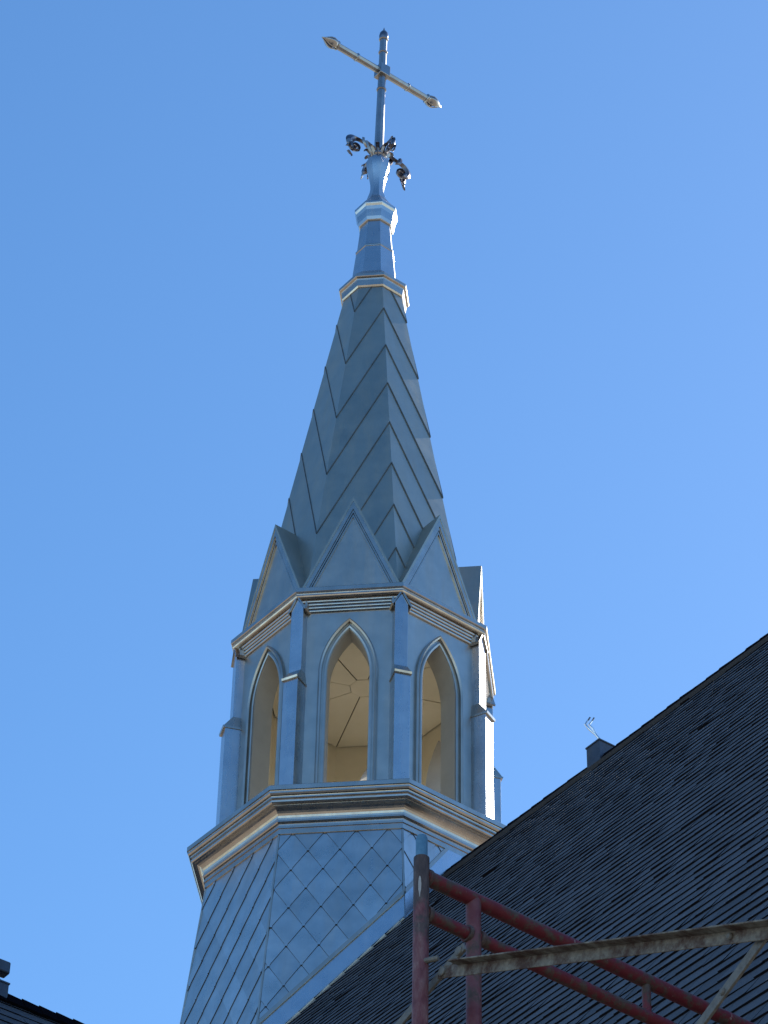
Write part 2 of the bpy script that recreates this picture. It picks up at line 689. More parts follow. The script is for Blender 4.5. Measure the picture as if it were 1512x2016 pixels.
def strip(name, phi, d0, d1, h0, h1, mat, dz0=0):
    xs = 1.277 * S22 + .14
    mb = MB()
    zl_, zr_ = roof_z(phi, -xs), roof_z(phi, xs)
    slope = (zr_ - zl_) / (2 * xs)
    poly = [(-xs, zl_ + d0), (xs, zr_ + d0), (xs, zr_ + d1), (-xs, zl_ + d1)]
    A, B = .10 * S22, 1.277 * S22 + .10 * S22 * 13.94
    poly = clip(poly, -1, -A, B + .004)
    poly = clip(poly, 1, -A, B + .004) if len(poly) > 2 else poly
    poly = clip(poly, 0, -1, 13.93) if len(poly) > 2 else poly
    if len(poly) < 3: return
    mb.prism([fp(phi, x, skR(z) * C22 + h0, z) for x, z in poly], [fp(phi, x, skR(z) * C22 + h1, z) for x, z in poly])
    mb.build(name, mat, steeple)


for phi in (0, 45, 90):
    strip("flashing", phi, -.12, .235, .002, .0215, M_FLASH)
    strip("flashing_trim", phi, .237, .285, .004, .034, M_ZINC)
    strip("flashing_edge", phi, .004, .022, .022, .045, M_BRIGHT)

# --- lower cornice
lc = MB()
lc.lathe(zl([(1.20, 13.935), (1.296, 13.935), (1.296, 13.985), (1.304, 13.986), (1.304, 14.008), (1.294, 14.010), (1.296, 14.030),
             (1.310, 14.032), (1.319, 14.040), (1.319, 14.050), (1.308, 14.058), (1.308, 14.064),
             (1.310, 14.080), (1.315, 14.098), (1.324, 14.115), (1.336, 14.129), (1.351, 14.140), (1.369, 14.148), (1.388, 14.152),
             (1.389, 14.157), (1.400, 14.158), (1.401, 14.157), (1.412, 14.158), (1.421, 14.166), (1.423, 14.180), (1.413, 14.188),
             (1.413, 14.196), (1.431, 14.198), (1.432, 14.210), (1.426, 14.212), (1.428, 14.218), (1.444, 14.220), (1.454, 14.232), (1.455, 14.248),
             (1.446, 14.254), (1.448, 14.259), (1.462, 14.260), (1.463, 14.300), (1.455, 14.308), (1.18, 14.400), (.5, 14.41)]))
lc.build("lower_cornice", M_TRIM, steeple)

# --- lantern walls with pointed arches
AP, RW = 1.025, 1.025 / C22
HS = AP * math.tan(R(22.5))
TH = .185
AW, ASP, AR = .178, 15.655, .71
ZB, ZT = 14.37, 16.42


def arch(o, n=14, zb=ZB):
    """half outline (x>=0) of the arch offset outwards by o, bottom to apex"""
    r = AR + o
    cx = -(AR - AW)
    ax_ = math.acos(max(-1, min(1, (-cx) / r)))
    pts = [(AW + o, zb)]
    pts += [(AW + o, zb + (ASP - zb) * k / 3) for k in (1, 2)]
    for k in range(n + 1):
        a = ax_ * k / n
        pts.append((cx + r * math.cos(a), ASP + r * math.sin(a)))
    return pts


def holed(mb, phi, ap, hs, ztop, side):
    pts = arch(0)
    for s in (-1, 1):
        for (p, q) in zip(pts, pts[1:]):
            mb.poly([fp(phi, s * p[0], ap, p[1]), fp(phi, s * hs, ap, p[1]), fp(phi, s * hs, ap, q[1]), fp(phi, s * q[0], ap, q[1])])
        za = pts[-1][1]
        mb.poly([fp(phi, 0, ap, za), fp(phi, s * hs, ap, za), fp(phi, s * hs, ap, ztop), fp(phi, 0, ap, ztop)])


def ribbon(o0, o1, ap0, ap1, phi, zb=ZB):
    mb = MB()
    A, B = arch(o0, zb=zb), arch(o1, zb=zb)
    A[-1] = (0, A[-1][1]); B[-1] = (0, B[-1][1])
    PA = [(-x, z) for x, z in A] + [(x, z) for x, z in A[::-1][1:]]
    PB = [(-x, z) for x, z in B] + [(x, z) for x, z in B[::-1][1:]]
    for i in range(len(PA) - 1):
        a0, a1, b0, b1 = PA[i], PA[i + 1], PB[i], PB[i + 1]
        q = lambda p, ap: fp(phi, p[0], ap, p[1])
        mid = lambda p, r_: ((p[0] + r_[0]) / 2, (p[1] + r_[1]) / 2)
        m0, m1 = mid(a0, b0), mid(a1, b1)
        mb.poly([q(a0, ap0), q(a1, ap0), q(a1, (ap0 + 2 * ap1) / 3), q(a0, (ap0 + 2 * ap1) / 3)])
        mb.poly([q(a0, (ap0 + 2 * ap1) / 3), q(a1, (ap0 + 2 * ap1) / 3), q(m1, ap1), q(m0, ap1)])
        mb.poly([q(m0, ap1), q(m1, ap1), q(b1, (ap0 + 2 * ap1) / 3), q(b0, (ap0 + 2 * ap1) / 3)])
        mb.poly([q(b0, (ap0 + 2 * ap1) / 3), q(b1, (ap0 + 2 * ap1) / 3), q(b1, ap0), q(b0, ap0)])
    return mb


API = AP - TH
HSI = API * math.tan(R(22.5))
for phi in FACETS:
    wbm = MB()
    holed(wbm, phi, AP, HS, ZT, 1)
    wp = wbm.build("wall_panel", M_ZINC, steeple)
    rv = MB()
    pts = arch(0); pts[-1] = (0, pts[-1][1])
    full = [(-x, z) for x, z in pts] + [(x, z) for x, z in pts[::-1][1:]]
    for p, q in zip(full, full[1:]):
        rv.poly([fp(phi, p[0], AP, p[1]), fp(phi, q[0], AP, q[1]), fp(phi, q[0], API, q[1]), fp(phi, p[0], API, p[1])])
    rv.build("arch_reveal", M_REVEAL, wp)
    ribbon(.046, .072, AP, AP + .034, phi).build("arch_moulding", M_ZINC, wp)
    ribbon(.004, .030, AP, AP + .016, phi).build("arch_moulding", M_ZINC, wp)
    il = MB()
    holed(il, phi, API, HSI, 16.30, -1)
    il.build("inner_lining", M_INNER, steeple)

# ceiling of the lantern: eight wedge panels round a centre plate, open joints between
CR = .125
ZCE = 16.285
cg = MB()
cg.lathe(zl([(API / C22, ZCE + .02), (API / C22, ZCE + .03)]))
cg.build("ceiling_void", M_SEAM, steeple)
for phi in FACETS:
    gq = .0045
    r0, r1 = CR * C22 + gq, API - .012
    a0, a1 = r0 * math.tan(R(22.5)) - gq, r1 * math.tan(R(22.5)) - gq
    dz = random.uniform(-.003, .003)
    pb = MB()
    loop = [(-a0, r0), (a0, r0), (a1, r1), (-a1, r1)]
    pb.prism([fp(phi, x, ap, ZCE + dz) for x, ap in loop], [fp(phi, x, ap, ZCE + dz + .008) for x, ap in loop])
    pb.build("ceiling_panel", M_INNER, steeple)
cp = MB()
cp.lathe(zl([(CR, ZCE - .001), (CR, ZCE + .006)]))
cp.build("ceiling_plate", M_INNER, steeple)
fl = MB()
fl.lathe(zl([(RW - .02, 14.405), (RW - .02, 14.42)]))
fl.build("lantern_floor", M_FLOOR, steeple)

# corner pilasters
for c_ in CORNERS:
    t = R(c_)
    d = Vector((math.sin(t), -math.cos(t), 0)); tx = Vector((math.cos(t), math.sin(t), 0))

    def P(x, r, z): return tx * x + d * r + Vector((0, 0, z - SB))
    lw, uw = .068, .058
    zs = 15.535
    b = MB()
    b.prism([P(-lw, .98, 14.33), P(lw, .98, 14.33), P(lw, 1.222, 14.33), P(-lw, 1.222, 14.33)],
            [P(-lw, .98, zs), P(lw, .98, zs), P(lw, 1.222, zs), P(-lw, 1.222, zs)])
    pil = b.build("pilaster", M_BRIGHT, steeple, bevel=.003)
    b = MB()
    uo = 1.160
    front = [(-uw, zs + .06), (uw, zs + .06), (uw, 16.335), (0, 16.445), (-uw, 16.335)]
    b.prism([P(x, 1.0, z) for x, z in front], [P(x, uo, z) for x, z in front])
    b.build("upper_shaft", M_BRIGHT, pil, bevel=.003)
    # sloping cap between the two stages, with a thin drip edge
    b = MB()
    cw = lw + .007
    b.prism([P(-cw, 1.0, zs + .001), P(cw, 1.0, zs + .001), P(cw, 1.238, zs + .001), P(-cw, 1.238, zs + .001)],
            [P(-cw, 1.0, zs + .020), P(cw, 1.0, zs + .020), P(cw, 1.244, zs + .020), P(-cw, 1.244, zs + .020)])
    b.prism([P(-cw + .004, 1.0, zs + .020), P(cw - .004, 1.0, zs + .020), P(cw - .004, 1.236, zs + .020), P(-cw + .004, 1.236, zs + .020)],
            [P(-uw, 1.0, zs + .135), P(uw, 1.0, zs + .135), P(uw, 1.158, zs + .135), P(-uw, 1.158, zs + .135)])
    b.build("pilaster_cap", M_TRIM, pil)
    # little gabled hood over the head, cut into the cornice
    b = MB()
    hw_ = uw + .020
    for s in (-1, 1):
        q0, q1 = (s * hw_, 16.300), (0, 16.452)
        q2, q3 = (0, 16.480), (s * (hw_ + .010), 16.310)
        b.prism([P(x, 1.0, z) for x, z in (q0, q1, q2, q3)], [P(x, uo + .014, z) for x, z in (q0, q1, q2, q3)])
    b.build("pilaster_hood", M_TRIM, pil)
    b = MB()
    for s in (-1, 1):
        lp = [(s * (uw + .001), 16.31), (s * (uw + .018), 16.325), (s * (uw + .024), 16.38), (s * (uw + .012), 16.42), (s * (uw + .001), 16.40)]
        b.prism([P(x, 1.03, z) for x, z in lp], [P(x, 1.135, z) for x, z in lp])
    b.build("hood_return", M_ZINC, pil)

# --- upper cornice
uc = MB()
uc.lathe(zl([(1.06, 16.312), (1.112, 16.313), (1.122, 16.316), (1.128, 16.321), (1.130, 16.328), (1.129, 16.337), (1.119, 16.339), (1.119, 16.345), (1.130, 16.346), (1.136, 16.351), (1.138, 16.358), (1.137, 16.367), (1.127, 16.369), (1.127, 16.375), (1.137, 16.376), (1.143, 16.381), (1.145, 16.388), (1.144, 16.397), (1.134, 16.399), (1.134, 16.405), (1.145, 16.406), (1.151, 16.411), (1.153, 16.418), (1.152, 16.427), (1.142, 16.429), (1.142, 16.435), (1.150, 16.437), (1.172, 16.440), (1.182, 16.446), (1.188, 16.458), (1.187, 16.470), (1.180, 16.476), (1.182, 16.484), (1.198, 16.486), (1.204, 16.492), (1.204, 16.530), (1.198, 16.538), (1.085, 16.585), (.85, 16.60)]))
uc.build("upper_cornice", M_TRIM, steeple)

# --- gables round the foot of the spire
GA, GZ0, GZ1, GW = .988, 16.565, 17.545, .408
for phi in FACETS:
    sl = (GZ1 - GZ0) / GW

    def tri(o):
        """gable outline moved outwards by o, measured square to the rake"""
        k = o * math.sqrt(1 + sl * sl)
        return [(-(GW + k / sl), GZ0), (GW + k / sl, GZ0), (0, GZ1 + k)]
    b = MB()
    T = tri(.0)
    Ti = tri(-.012)
    b.prism([fp(phi, x, .62, z) for x, z in T], [fp(phi, x, GA + .012, z) for x, z in T])
    gab = b.build("gable", M_SPIRE, steeple)
    # face field, recessed behind the raking mouldings
    b = MB()
    I = tri(-.05)
    b.prism([fp(phi, x, GA - .02, z) for x, z in I], [fp(phi, x, GA + .016, z) for x, z in I])
    b.build("gable_panel", M_ZINC, gab)
    for s in (-1, 1):
        for (o0, o1, h0, h1) in ((.006, -.030, .013, .042), (-.033, -.044, .013, .034), (-.050, -.062, .013, .028)):
            A_, B_ = tri(o0), tri(o1)
            lp = [(s * A_[1][0], GZ0), (s * B_[1][0], GZ0), (0, B_[2][1]), (0, A_[2][1])]
            b = MB()
            b.prism([fp(phi, x, GA + h0, z) for x, z in lp], [fp(phi, x, GA + h1, z) for x, z in lp])
            b.build("rake_moulding", M_TRIM, gab)
    b = MB()
    A_, B_ = tri(.022), tri(.004)
    for s in (-1, 1):
        lp = [(s * A_[1][0], GZ0), (s * B_[1][0], GZ0), (0, B_[2][1]), (0, A_[2][1])]
        b.prism([fp(phi, x, .66, z) for x, z in lp], [fp(phi, x, GA + .046, z) for x, z in lp])
    b.build("gable_roof", M_SPIRE, gab)

# --- spire: herringbone sheets
def spR(z): return .36 + .16667 * (20.6 - z)


ST, SBm = 21.06, 16.58
sc = MB()
sc.lathe(zl([(spR(SBm) - .004, SBm), (spR(ST) - .004, ST)]))
sc.build("spire_core", M_SPIRE, steeple)
MS, DZ0, ZREF = 2.5, .673, 18.91
ST_TILT = .16667 * C22
for fi, phi in enumerate(FACETS):
    s = 1 if fi % 2 == 0 else -1
    for k in range(-7, 8):
        zA, zB = ZREF + k * DZ0, ZREF + (k + 1) * DZ0
        A, B = .16667 * S22, (.36 + .16667 * 20.6) * S22
        wb_, wt_ = spR(SBm) * S22, spR(ST) * S22
        poly = [(-wb_, SBm), (wb_, SBm), (wt_, ST), (-wt_, ST)]
        poly = clip(poly, -s * MS, 1, -zA)
        if len(poly) < 3: continue
        poly = clip(poly, s * MS, -1, zB)
        if len(poly) < 3 or area(poly) < .002: continue
        lo, hi = [], []
        for (x, z) in poly:
            f_ = max(0, min(1, (z - s * MS * x - zA) / DZ0))
            h = .003 * (1 - f_) + .0022
            ap = spR(z) * C22
            lo.append(fp(phi, x * .999, ap - .003, z))
            hi.append(fp(phi, x * (1 + h / ap), ap + h, z))
        pb = MB(); pb.prism(lo, hi)
        dark_edges(pb.build("spire_panel", M_SPIRE, steeple, fix=False))
        # folded seam lying along the lower edge of the sheet
        ed = [(x, z) for (x, z) in poly if abs(z - s * MS * x - zA) < 1e-4]
        if len(ed) == 2 and abs(ed[0][1] - ed[1][1]) > .05:
            (x0, z0), (x1, z1) = sorted(ed, key=lambda p: p[1])
            b = MB()
            q = []
            for (x, z) in ((x0, z0), (x1, z1)):
                ap = spR(z) * C22
                w_ = .013
                q.append([fp(phi, x, ap + .005, z + w_ * 1.5), fp(phi, x, ap + .0105, z + w_ * 1.0), fp(phi, x, ap + .0105, z - .005), fp(phi, x, ap + .003, z - .006)])
            b.prism(q[0], q[1])
            b.build("seam", M_SEAMRIB, steeple)

# --- collar, tapered shaft and upper cap
b = MB()
b.lathe(zl([(.26, 20.955), (.312, 20.957), (.322, 20.975), (.326, 21.045), (.330, 21.062), (.347, 21.068), (.354, 21.075), (.355, 21.108), (.349, 21.118), (.238, 21.250), (.2, 21.255)]))
b.build("spire_collar", M_TRIM, steeple, bevel=.002)
b = MB()
b.lathe(zl([(.232, 21.235), (.193, 21.655), (.193, 21.66)]))
b.build("lower_shaft", M_BRIGHT, steeple)
b = MB()
b.lathe(zl([(.190, 21.640), (.199, 21.645), (.201, 21.655), (.199, 21.668), (.188, 21.672)]))
b.build("shaft_band", M_TRIM, steeple)
b = MB()
b.lathe(zl([(.187, 21.665), (.156, 22.05), (.15, 22.06)]))
b.build("upper_shaft", M_BRIGHT, steeple)
b = MB()
b.lathe(zl([(.14, 22.030), (.168, 22.032), (.176, 22.040), (.186, 22.075), (.192, 22.120), (.197, 22.165), (.207, 22.205), (.219, 22.228), (.222, 22.236),
            (.222, 22.262), (.214, 22.272), (.176, 22.325), (.135, 22.39), (.104, 22.45), (.096, 22.475), (.07, 22.48)]))
b.build("upper_cap", M_BRIGHT, steeple)

# ------------------------------------------------------------------ cross on the spire
CB = 22.46
cross = empty("cross", (AX.x, AX.y, CB + ZC), 0)
cross.rotation_euler = (0, R(.7), 0)
tag(cross, "silver metal cross with bud-shaped arm ends standing on the spire's vase finial", "cross")
ARM = Vector((math.sin(R(54)), math.cos(R(54)), 0))
PER = Vector((-ARM.y, ARM.x, 0))


def cz(z): return z - CB


b = MB()
b.lathe([(r, cz(z)) for r, z in [(.094, 22.462), (.096, 22.478), (.086, 22.52), (.074, 22.57), (.070, 22.62), (.073, 22.68), (.083, 22.75),
                                 (.100, 22.83), (.116, 22.90), (.124, 22.95), (.125, 22.985), (.120, 23.02), (.104, 23.055), (.075, 23.085), (.06, 23.10)]], n=8, a0=22.5 - 7)
b.build("vase", M_BRIGHT, cross, smooth=True)
b = MB()
b.lathe([(r, cz(z)) for r, z in [(.050, 23.06), (.047, 23.4), (.043, 24.0), (.0385, 24.98), (.03, 24.985)]], n=8, a0=9)
b.build("shaft", M_SILVER, cross)


def ringz(z, r, h):
    b = MB()
    b.lathe([(r * .86, cz(z - h)), (r, cz(z - h * .55)), (r, cz(z + h * .55)), (r * .86, cz(z + h))], n=16)
    return b.build("ring", M_SILVER, cross, smooth=True)


ringz(24.15, .052, .016)
ringz(24.74, .049, .014)
ringz(24.955, .050, .016)
ringz(23.13, .080, .03)
AZ = cz(24.43)
AC = Vector((0, 0, AZ))
for s, L in ((-1, .60), (1, .60)):
    b = MB()
    b.tube([AC + ARM * (s * .05), AC + ARM * (s * L)], .0375, 8)
    b.build("arm", M_SILVER, cross)
    for pos, r, h in ((.33, .048, .013), (.585, .053, .014)):
        b = MB()
        b.revolve(AC + ARM * (s * pos), ARM * s, [(-h, r * .8), (-h * .5, r), (h * .5, r), (h, r * .8)])
        b.build("ring", M_SILVER, cross, smooth=True)
    # bud: closed petals with open slits between
    bud = MB()
    bud.revolve(AC + ARM * (s * L), ARM * s, [(-.01, .018), (.03, .032), (.07, .034), (.11, .022), (.14, .008), (.152, .001)], 10)
    bo = bud.build("bud", M_DARK, cross, smooth=True)
    for q in range(4):
        a = R(45 + 90 * q)
        dirv = PER * math.cos(a) + Vector((0, 0, 1)) * math.sin(a)
        tang = -PER * math.sin(a) + Vector((0, 0, 1)) * math.cos(a)
        pm = MB()
        prof = [(-.008, .044, .030), (.02, .056, .040), (.05, .063, .044), (.085, .055, .038), (.12, .034, .023), (.15, .012, .008), (.176, .002, .001)]
        rows = []
        for (x, r, w) in prof:
            row = []
            for k in (-1, -.5, 0, .5, 1):
                row.append(AC + ARM * (s * (L + x)) + dirv * (r * (1 - .16 * k * k)) + tang * (w * k))
            rows.append(row)
        for r0_, r1_ in zip(rows, rows[1:]):
            for k in range(4): pm.poly([r0_[k], r0_[k + 1], r1_[k + 1], r1_[k]])
        po = pm.build("petal", M_SILVER, bo, smooth=True)
        md = po.modifiers.new("sol", 'SOLIDIFY'); md.thickness = .006
b = MB()
b.box(AC, ARM * .062, PER * .062, Vector((0, 0, .075)))
b.build("crossing_block", M_SILVER, cross, bevel=.006)
b = MB()
b.revolve((0, 0, cz(24.965)), (0, 0, 1), [(0, .040), (.02, .047), (.05, .050), (.085, .044), (.115, .028), (.135, .012), (.165, .006), (.19, .001)], 12)
b.build("bud", M_DARK, cross, smooth=True)


def blade(mb, pts, widths, d, thick):
    """leaf or scroll: centre line in the (radial, height) plane, tapering width, own thickness"""
    side = d.cross(Vector((0, 0, 1)))
    n = len(pts)
    L_, R_ = [], []
    for i, (r, z) in enumerate(pts):
        a = pts[max(0, i - 1)]; c = pts[min(n - 1, i + 1)]
        tx_, tz_ = c[0] - a[0], c[1] - a[1]
        ln = math.hypot(tx_, tz_) or 1
        nx, nz = -tz_ / ln, tx_ / ln
        w = widths[i] / 2
        L_.append((r + nx * w, z + nz * w)); R_.append((r - nx * w, z - nz * w))
    q = lambda p, t: d * p[0] + Vector((0, 0, p[1])) + side * t
    b = len(mb.v)
    for i in range(n):
        c = pts[i]
        tk = thick * min(1, .35 + widths[i] / .03)
        mb.v += [tuple(q(L_[i], 0)), tuple(q(c, tk)), tuple(q(R_[i], 0)), tuple(q(c, -tk))]
    for i in range(n - 1):
        for k in range(4):
            k2 = (k + 1) % 4
            mb.f.append((b + i * 4 + k, b + i * 4 + k2, b + i * 4 + 4 + k2, b + i * 4 + 4 + k))
    mb.f.append((b + 3, b + 2, b + 1, b)); e_ = b + (n - 1) * 4
    mb.f.append((e_, e_ + 1, e_ + 2, e_ + 3))


def smoothline(P, k=4):
    out = []
    n = len(P)
    for i in range(n - 1):
        p0, p1, p2, p3 = P[max(0, i - 1)], P[i], P[i + 1], P[min(n - 1, i + 2)]
        for j in range(k):
            t = j / k
            out.append(tuple(.5 * ((2 * p1[a]) + (-p0[a] + p2[a]) * t + (2 * p0[a] - 5 * p1[a] + 4 * p2[a] - p3[a]) * t * t + (-p0[a] + 3 * p1[a] - 3 * p2[a] + p3[a]) * t ** 3) for a in range(3)))
    out.append(P[-1])
    return out


HZ = cz(23.15)
for q, sc_ in ((0, .86), (1, .60), (2, .86), (3, .60)):
    a = R(90 * q)
    d = (ARM * math.cos(a) + PER * math.sin(a)).normalized()
    mb = MB()
    main = [(.04, .00, .035), (.09, .055, .040), (.16, .070, .045), (.24, .050, .040), (.31, .050, .060), (.375, .025, .085), (.425, -.045, .090), (.430, -.125, .060),
            (.395, -.185, .030), (.335, -.195, .024), (.285, -.155, .021), (.290, -.095, .019), (.335, -.068, .017), (.378, -.095, .015), (.372, -.140, .014), (.335, -.148, .012), (.325, -.118, .010)]
    ml = smoothline([(r * sc_, z * sc_ * .86 + HZ + .02, w * sc_ * 1.2) for r, z, w in main], 4)
    blade(mb, [(p[0], p[1]) for p in ml], [p[2] for p in ml], d, .030 * sc_)
    so = mb.build("scroll", M_DARK, cross, fix=False)
    side_ = d.cross(Vector((0, 0, 1)))
    for leaf in ([(.42, -.10, .07), (.455, -.165, .065), (.460, -.215, .040), (.495, -.275, .004)],
                 [(.42, -.15, .05), (.415, -.215, .044), (.405, -.25, .028), (.425, -.285, .004)],
                 [(.39, -.165, .045), (.365, -.21, .038), (.345, -.235, .026), (.352, -.27, .004)],
                 [(.21, .06, .05), (.185, -.02, .055), (.14, -.085, .045), (.10, -.145, .004)],
                 [(.09, .04, .05), (.115, .105, .042), (.16, .135, .028), (.20, .130, .004)],
                 [(.28, .04, .04), (.275, -.03, .046), (.245, -.080, .030), (.215, -.105, .004)],
                 [(.37, .02, .05), (.405, .055, .036), (.445, .050, .004)]):
        lb = MB()
        ll = smoothline([(r * sc_, z * sc_ * .80 + HZ + .02, w * sc_ * 1.2) for r, z, w in leaf], 4)
        blade(lb, [(p[0], p[1]) for p in ll], [p[2] for p in ll], (d + side_ * random.uniform(-.25, .25)).normalized(), .016 * sc_)
        lb.build("leaf", M_DARK if random.random() < .75 else M_SILVER, so, fix=False)
# ruff of small leaves round the foot of the shaft
for k in range(10):
    a = R(36 * k + 12)
    d = Vector((math.cos(a), math.sin(a), 0))
    lb = MB()
    dz = random.uniform(-.02, .02)
    ll = smoothline([(.05, HZ - .06, .03), (.085, HZ - .01 + dz, .045), (.12, HZ + .03 + dz, .040), (.155, HZ + .01 + dz, .006)], 4)
    blade(lb, [(p[0], p[1]) for p in ll], [p[2] for p in ll], d, .020)
    lb.build("leaf", M_DARK if k % 3 else M_SILVER, cross, fix=False)

# ------------------------------------------------------------------ posts on the ridges
def ridge_post(e_pos, name, label, origin, along, across, size, top, bottom, group):
    p = empty(name, origin)
    tag(p, label, "post", group)
    b = MB()
    b.box((0, 0, (top + bottom) / 2), along * size, across * size, Vector((0, 0, (top - bottom) / 2)))
    b.build("box", M_POSTBOX, p, bevel=.002)
    b = MB()
    b.box((0, 0, top + .004), along * (size + .006), across * (size + .006), Vector((0, 0, .006)))
    b.build("lid", M_POSTBOX, p)
    return p


PP = R0 + E1 * 3.10
post1 = ridge_post(3.07, "ridge_post", "square dark metal post standing on the main roof ridge with bent wires on top", PP, E1, NV, .076, .135, -.24, None)
fb = MB()
o_ = DN * .20 + E1 * (-.06)
fb.prism([o_ + NN * .012, o_ + E1 * .11 + NN * .012, o_ + E1 * .11 + DN * .02 + NN * .016, o_ + DN * .02 + NN * .016],
         [o_ + NN * .016, o_ + E1 * .11 + NN * .016, o_ + E1 * .11 + DN * .02 + NN * .020, o_ + DN * .02 + NN * .020])
fb.build("flashing", M_WIRE, post1)
wires = empty("wire_bracket", PP + Vector((0, 0, .145)))
tag(wires, "pair of thin bent bright metal wires rising from the ridge post", "wire")
rgt = ri.copy(); rgt.z = 0; rgt.normalize()
for k, off in enumerate((Vector((0, 0, 0)), Vector((.025, .015, 0)))):
    b0 = E1 * .062 + NV * .055 + off * .3
    b = MB()
    b.tube([b0, b0 + rgt * (-.035) + Vector((0, 0, .055)), b0 + rgt * (-.082 + k * .02) + Vector((0, 0, .105 + k * .012)),
            b0 + rgt * (-.108 + k * .022) + Vector((0, 0, .150)), b0 + rgt * (-.088 + k * .024) + Vector((0, 0, .186))], [.0075, .0075, .0085, .0085, .007], 8)
    wo_ = b.build("wire", M_WIRE, wires, smooth=True)
    b = MB()
    c_ = b0 + rgt * (-.088 + k * .024) + Vector((0, 0, .184))
    b.tube([c_, c_ + rgt * .018 + Vector((0, 0, .032))], .0065, 8)
    b.build("wire_tip", M_DARK, wo_, smooth=True)

# ------------------------------------------------------------------ side gable roof at the lower left
TR = Vector((-2.6129, 18.8101, 11.6894 + ZC))     # where its ridge meets the post
TA = ARM.copy()                                  # its ridge runs square to the main one
TB = Vector((TA.y, -TA.x, 0))                    # faces the viewer
tr = empty("side_gable", (TR.x, TR.y, TR.z))
tag(tr, "small dark shingled gable roof peeking in at the bottom corner opposite the scaffold", "roof")
TP = R(50)
TD = TB * math.cos(TP) + Vector((0, 0, -math.sin(TP)))
TN = TB * math.sin(TP) + Vector((0, 0, math.cos(TP)))
TD2 = -TB * math.cos(TP) + Vector((0, 0, -math.sin(TP)))
TN2 = -TB * math.sin(TP) + Vector((0, 0, math.cos(TP)))
b = MB()
for d_, n_ in ((TD, TN), (TD2, TN2)):
    lo = [TA * -.35, TA * 2.6, TA * 2.6 + d_ * 3.2, TA * -.35 + d_ * 3.2]
    b.prism([p - n_ * .1 for p in lo], lo)
b.build("roof_deck", M_ROOF, tr)
b = MB(); tones = []
for j in range(21):
    e = -.35
    thick = False
    while e < 2.6:
        w = random.uniform(.1, .24); t = random.uniform(.006, .013)
        lo = [TA * e + TD * (j * EXPO - .01) + TN * .0005, TA * (e + w - .002) + TD * (j * EXPO - .01) + TN * .0005,
              TA * (e + w - .002) + TD * ((j + 1) * EXPO) + TN * .0005, TA * e + TD * ((j + 1) * EXPO) + TN * .0005]
        hi = [lo[0] + TN * .002, lo[1] + TN * .002, lo[2] + TN * t, lo[3] + TN * t]
        n0 = len(b.f); b.prism(lo, hi); tones += [random.betavariate(2, 2.6)] * (len(b.f) - n0)
        e += w
so = b.build("shingles", M_ROOF, tr, fix=False)
so["kind"] = "stuff"
at = so.data.attributes.new("tone", 'FLOAT', 'FACE'); at.data.foreach_set("value", tones)
so.data.materials.append(M_BUTT)
so.data.polygons.foreach_set("material_index", [0 if k % 6 < 2 else 1 for k in range(len(so.data.polygons))])
e = -.2
while e < 1.6:
    b = MB()
    for d_, n_ in ((TD, TN), (TD2, TN2)):
        ll = [TA * (e - .15) + n_ * .034 + Vector((0, 0, .008)), TA * (e + .15) + n_ * .016 + Vector((0, 0, .008)),
              TA * (e + .15) + d_ * .13 + n_ * .012, TA * (e - .15) + d_ * .13 + n_ * .03]
        b.prism(ll, [p + n_ * .008 for p in ll])
    b.build("ridge_cap", M_CAP, tr, fix=False)
    e += .145
pc = Vector((TR.x, TR.y, TR.z)) - TA * .135 - TB * .0
post2 = ridge_post(0, "ridge_post", "square dark post on the side gable ridge, cut by the picture edge", pc, TA, TB, .078, .075, -.3, None)
pin = empty("cross_finial", pc + Vector((0, 0, .085)))
tag(pin, "dark square-section finial cross whose arm end pokes in above the side gable post", "finial")
b = MB()
b.box((0, 0, .09), TA * .02, TB * .02, Vector((0, 0, .09)))
b.build("upright", M_POSTBOX, pin, bevel=.004)
b = MB()
b.box((0, 0, .15), TA * .095, TB * .045, Vector((0, 0, .05)))
b.build("arm", M_POSTBOX, pin, bevel=.012)
b = MB()
b.revolve((0, 0, 0), (0, 0, 1), [(0, .055), (.03, .05), (.05, .035)], 12)
b.build("base_collar", M_POSTBOX, pin, smooth=True)

# ------------------------------------------------------------------ scaffold frame
P0 = Vector((.1188, 6.6631, 0))
SR = Vector((math.sin(R(52.2)), math.cos(R(52.2)), 0))
SW = Vector((math.sin(R(144.17)), math.cos(R(144.17)), 0))
sf = empty("scaffold_frame", (P0.x, P0.y, 0))
tag(sf, "worn red tubular steel scaffold frame standing in front of the shingled roof", "scaffold")
TRD = .0211
ZTOP, ZR1, ZR2 = 4.604 + ZC, 4.551 + ZC, 4.435 + ZC
b = MB(); b.tube([(0, 0, 0), (0, 0, ZTOP)], TRD, 24)
post_o = b.build("post", M_POSTPAINT, sf, smooth=True)
b = MB()
rows = [(-.070, 2), (-.078, 5), (-.095, 7), (-.112, 6), (-.122, 3), (-.135, 1)]
for (z0_, w0_), (z1_, w1_) in zip(rows, rows[1:]):
    q_ = []
    for z_, an in ((z0_, -w0_), (z0_, w0_), (z1_, w1_), (z1_, -w1_)):
        an = R(an * 1.6 - 102)
        q_.append(((TRD + .0010) * math.cos(an), (TRD + .0010) * math.sin(an), ZTOP + z_))
    b.poly(q_)
b.build("paint_splash", M_SPLASH, post_o)
b = MB(); b.tube([SR * 1.52, SR * 1.52 + Vector((0, 0, ZTOP))], TRD, 20); b.build("post", M_RED, sf, smooth=True)
for z, nm in ((ZR1, "rail"), (ZR2, "rail")):
    b = MB(); b.tube([SR * .012 + Vector((0, 0, z)), SR * 1.51 + Vector((0, 0, z))], TRD * (1.0 if z == ZR1 else .86), 20)
    b.build(nm, M_RED, sf, smooth=True)
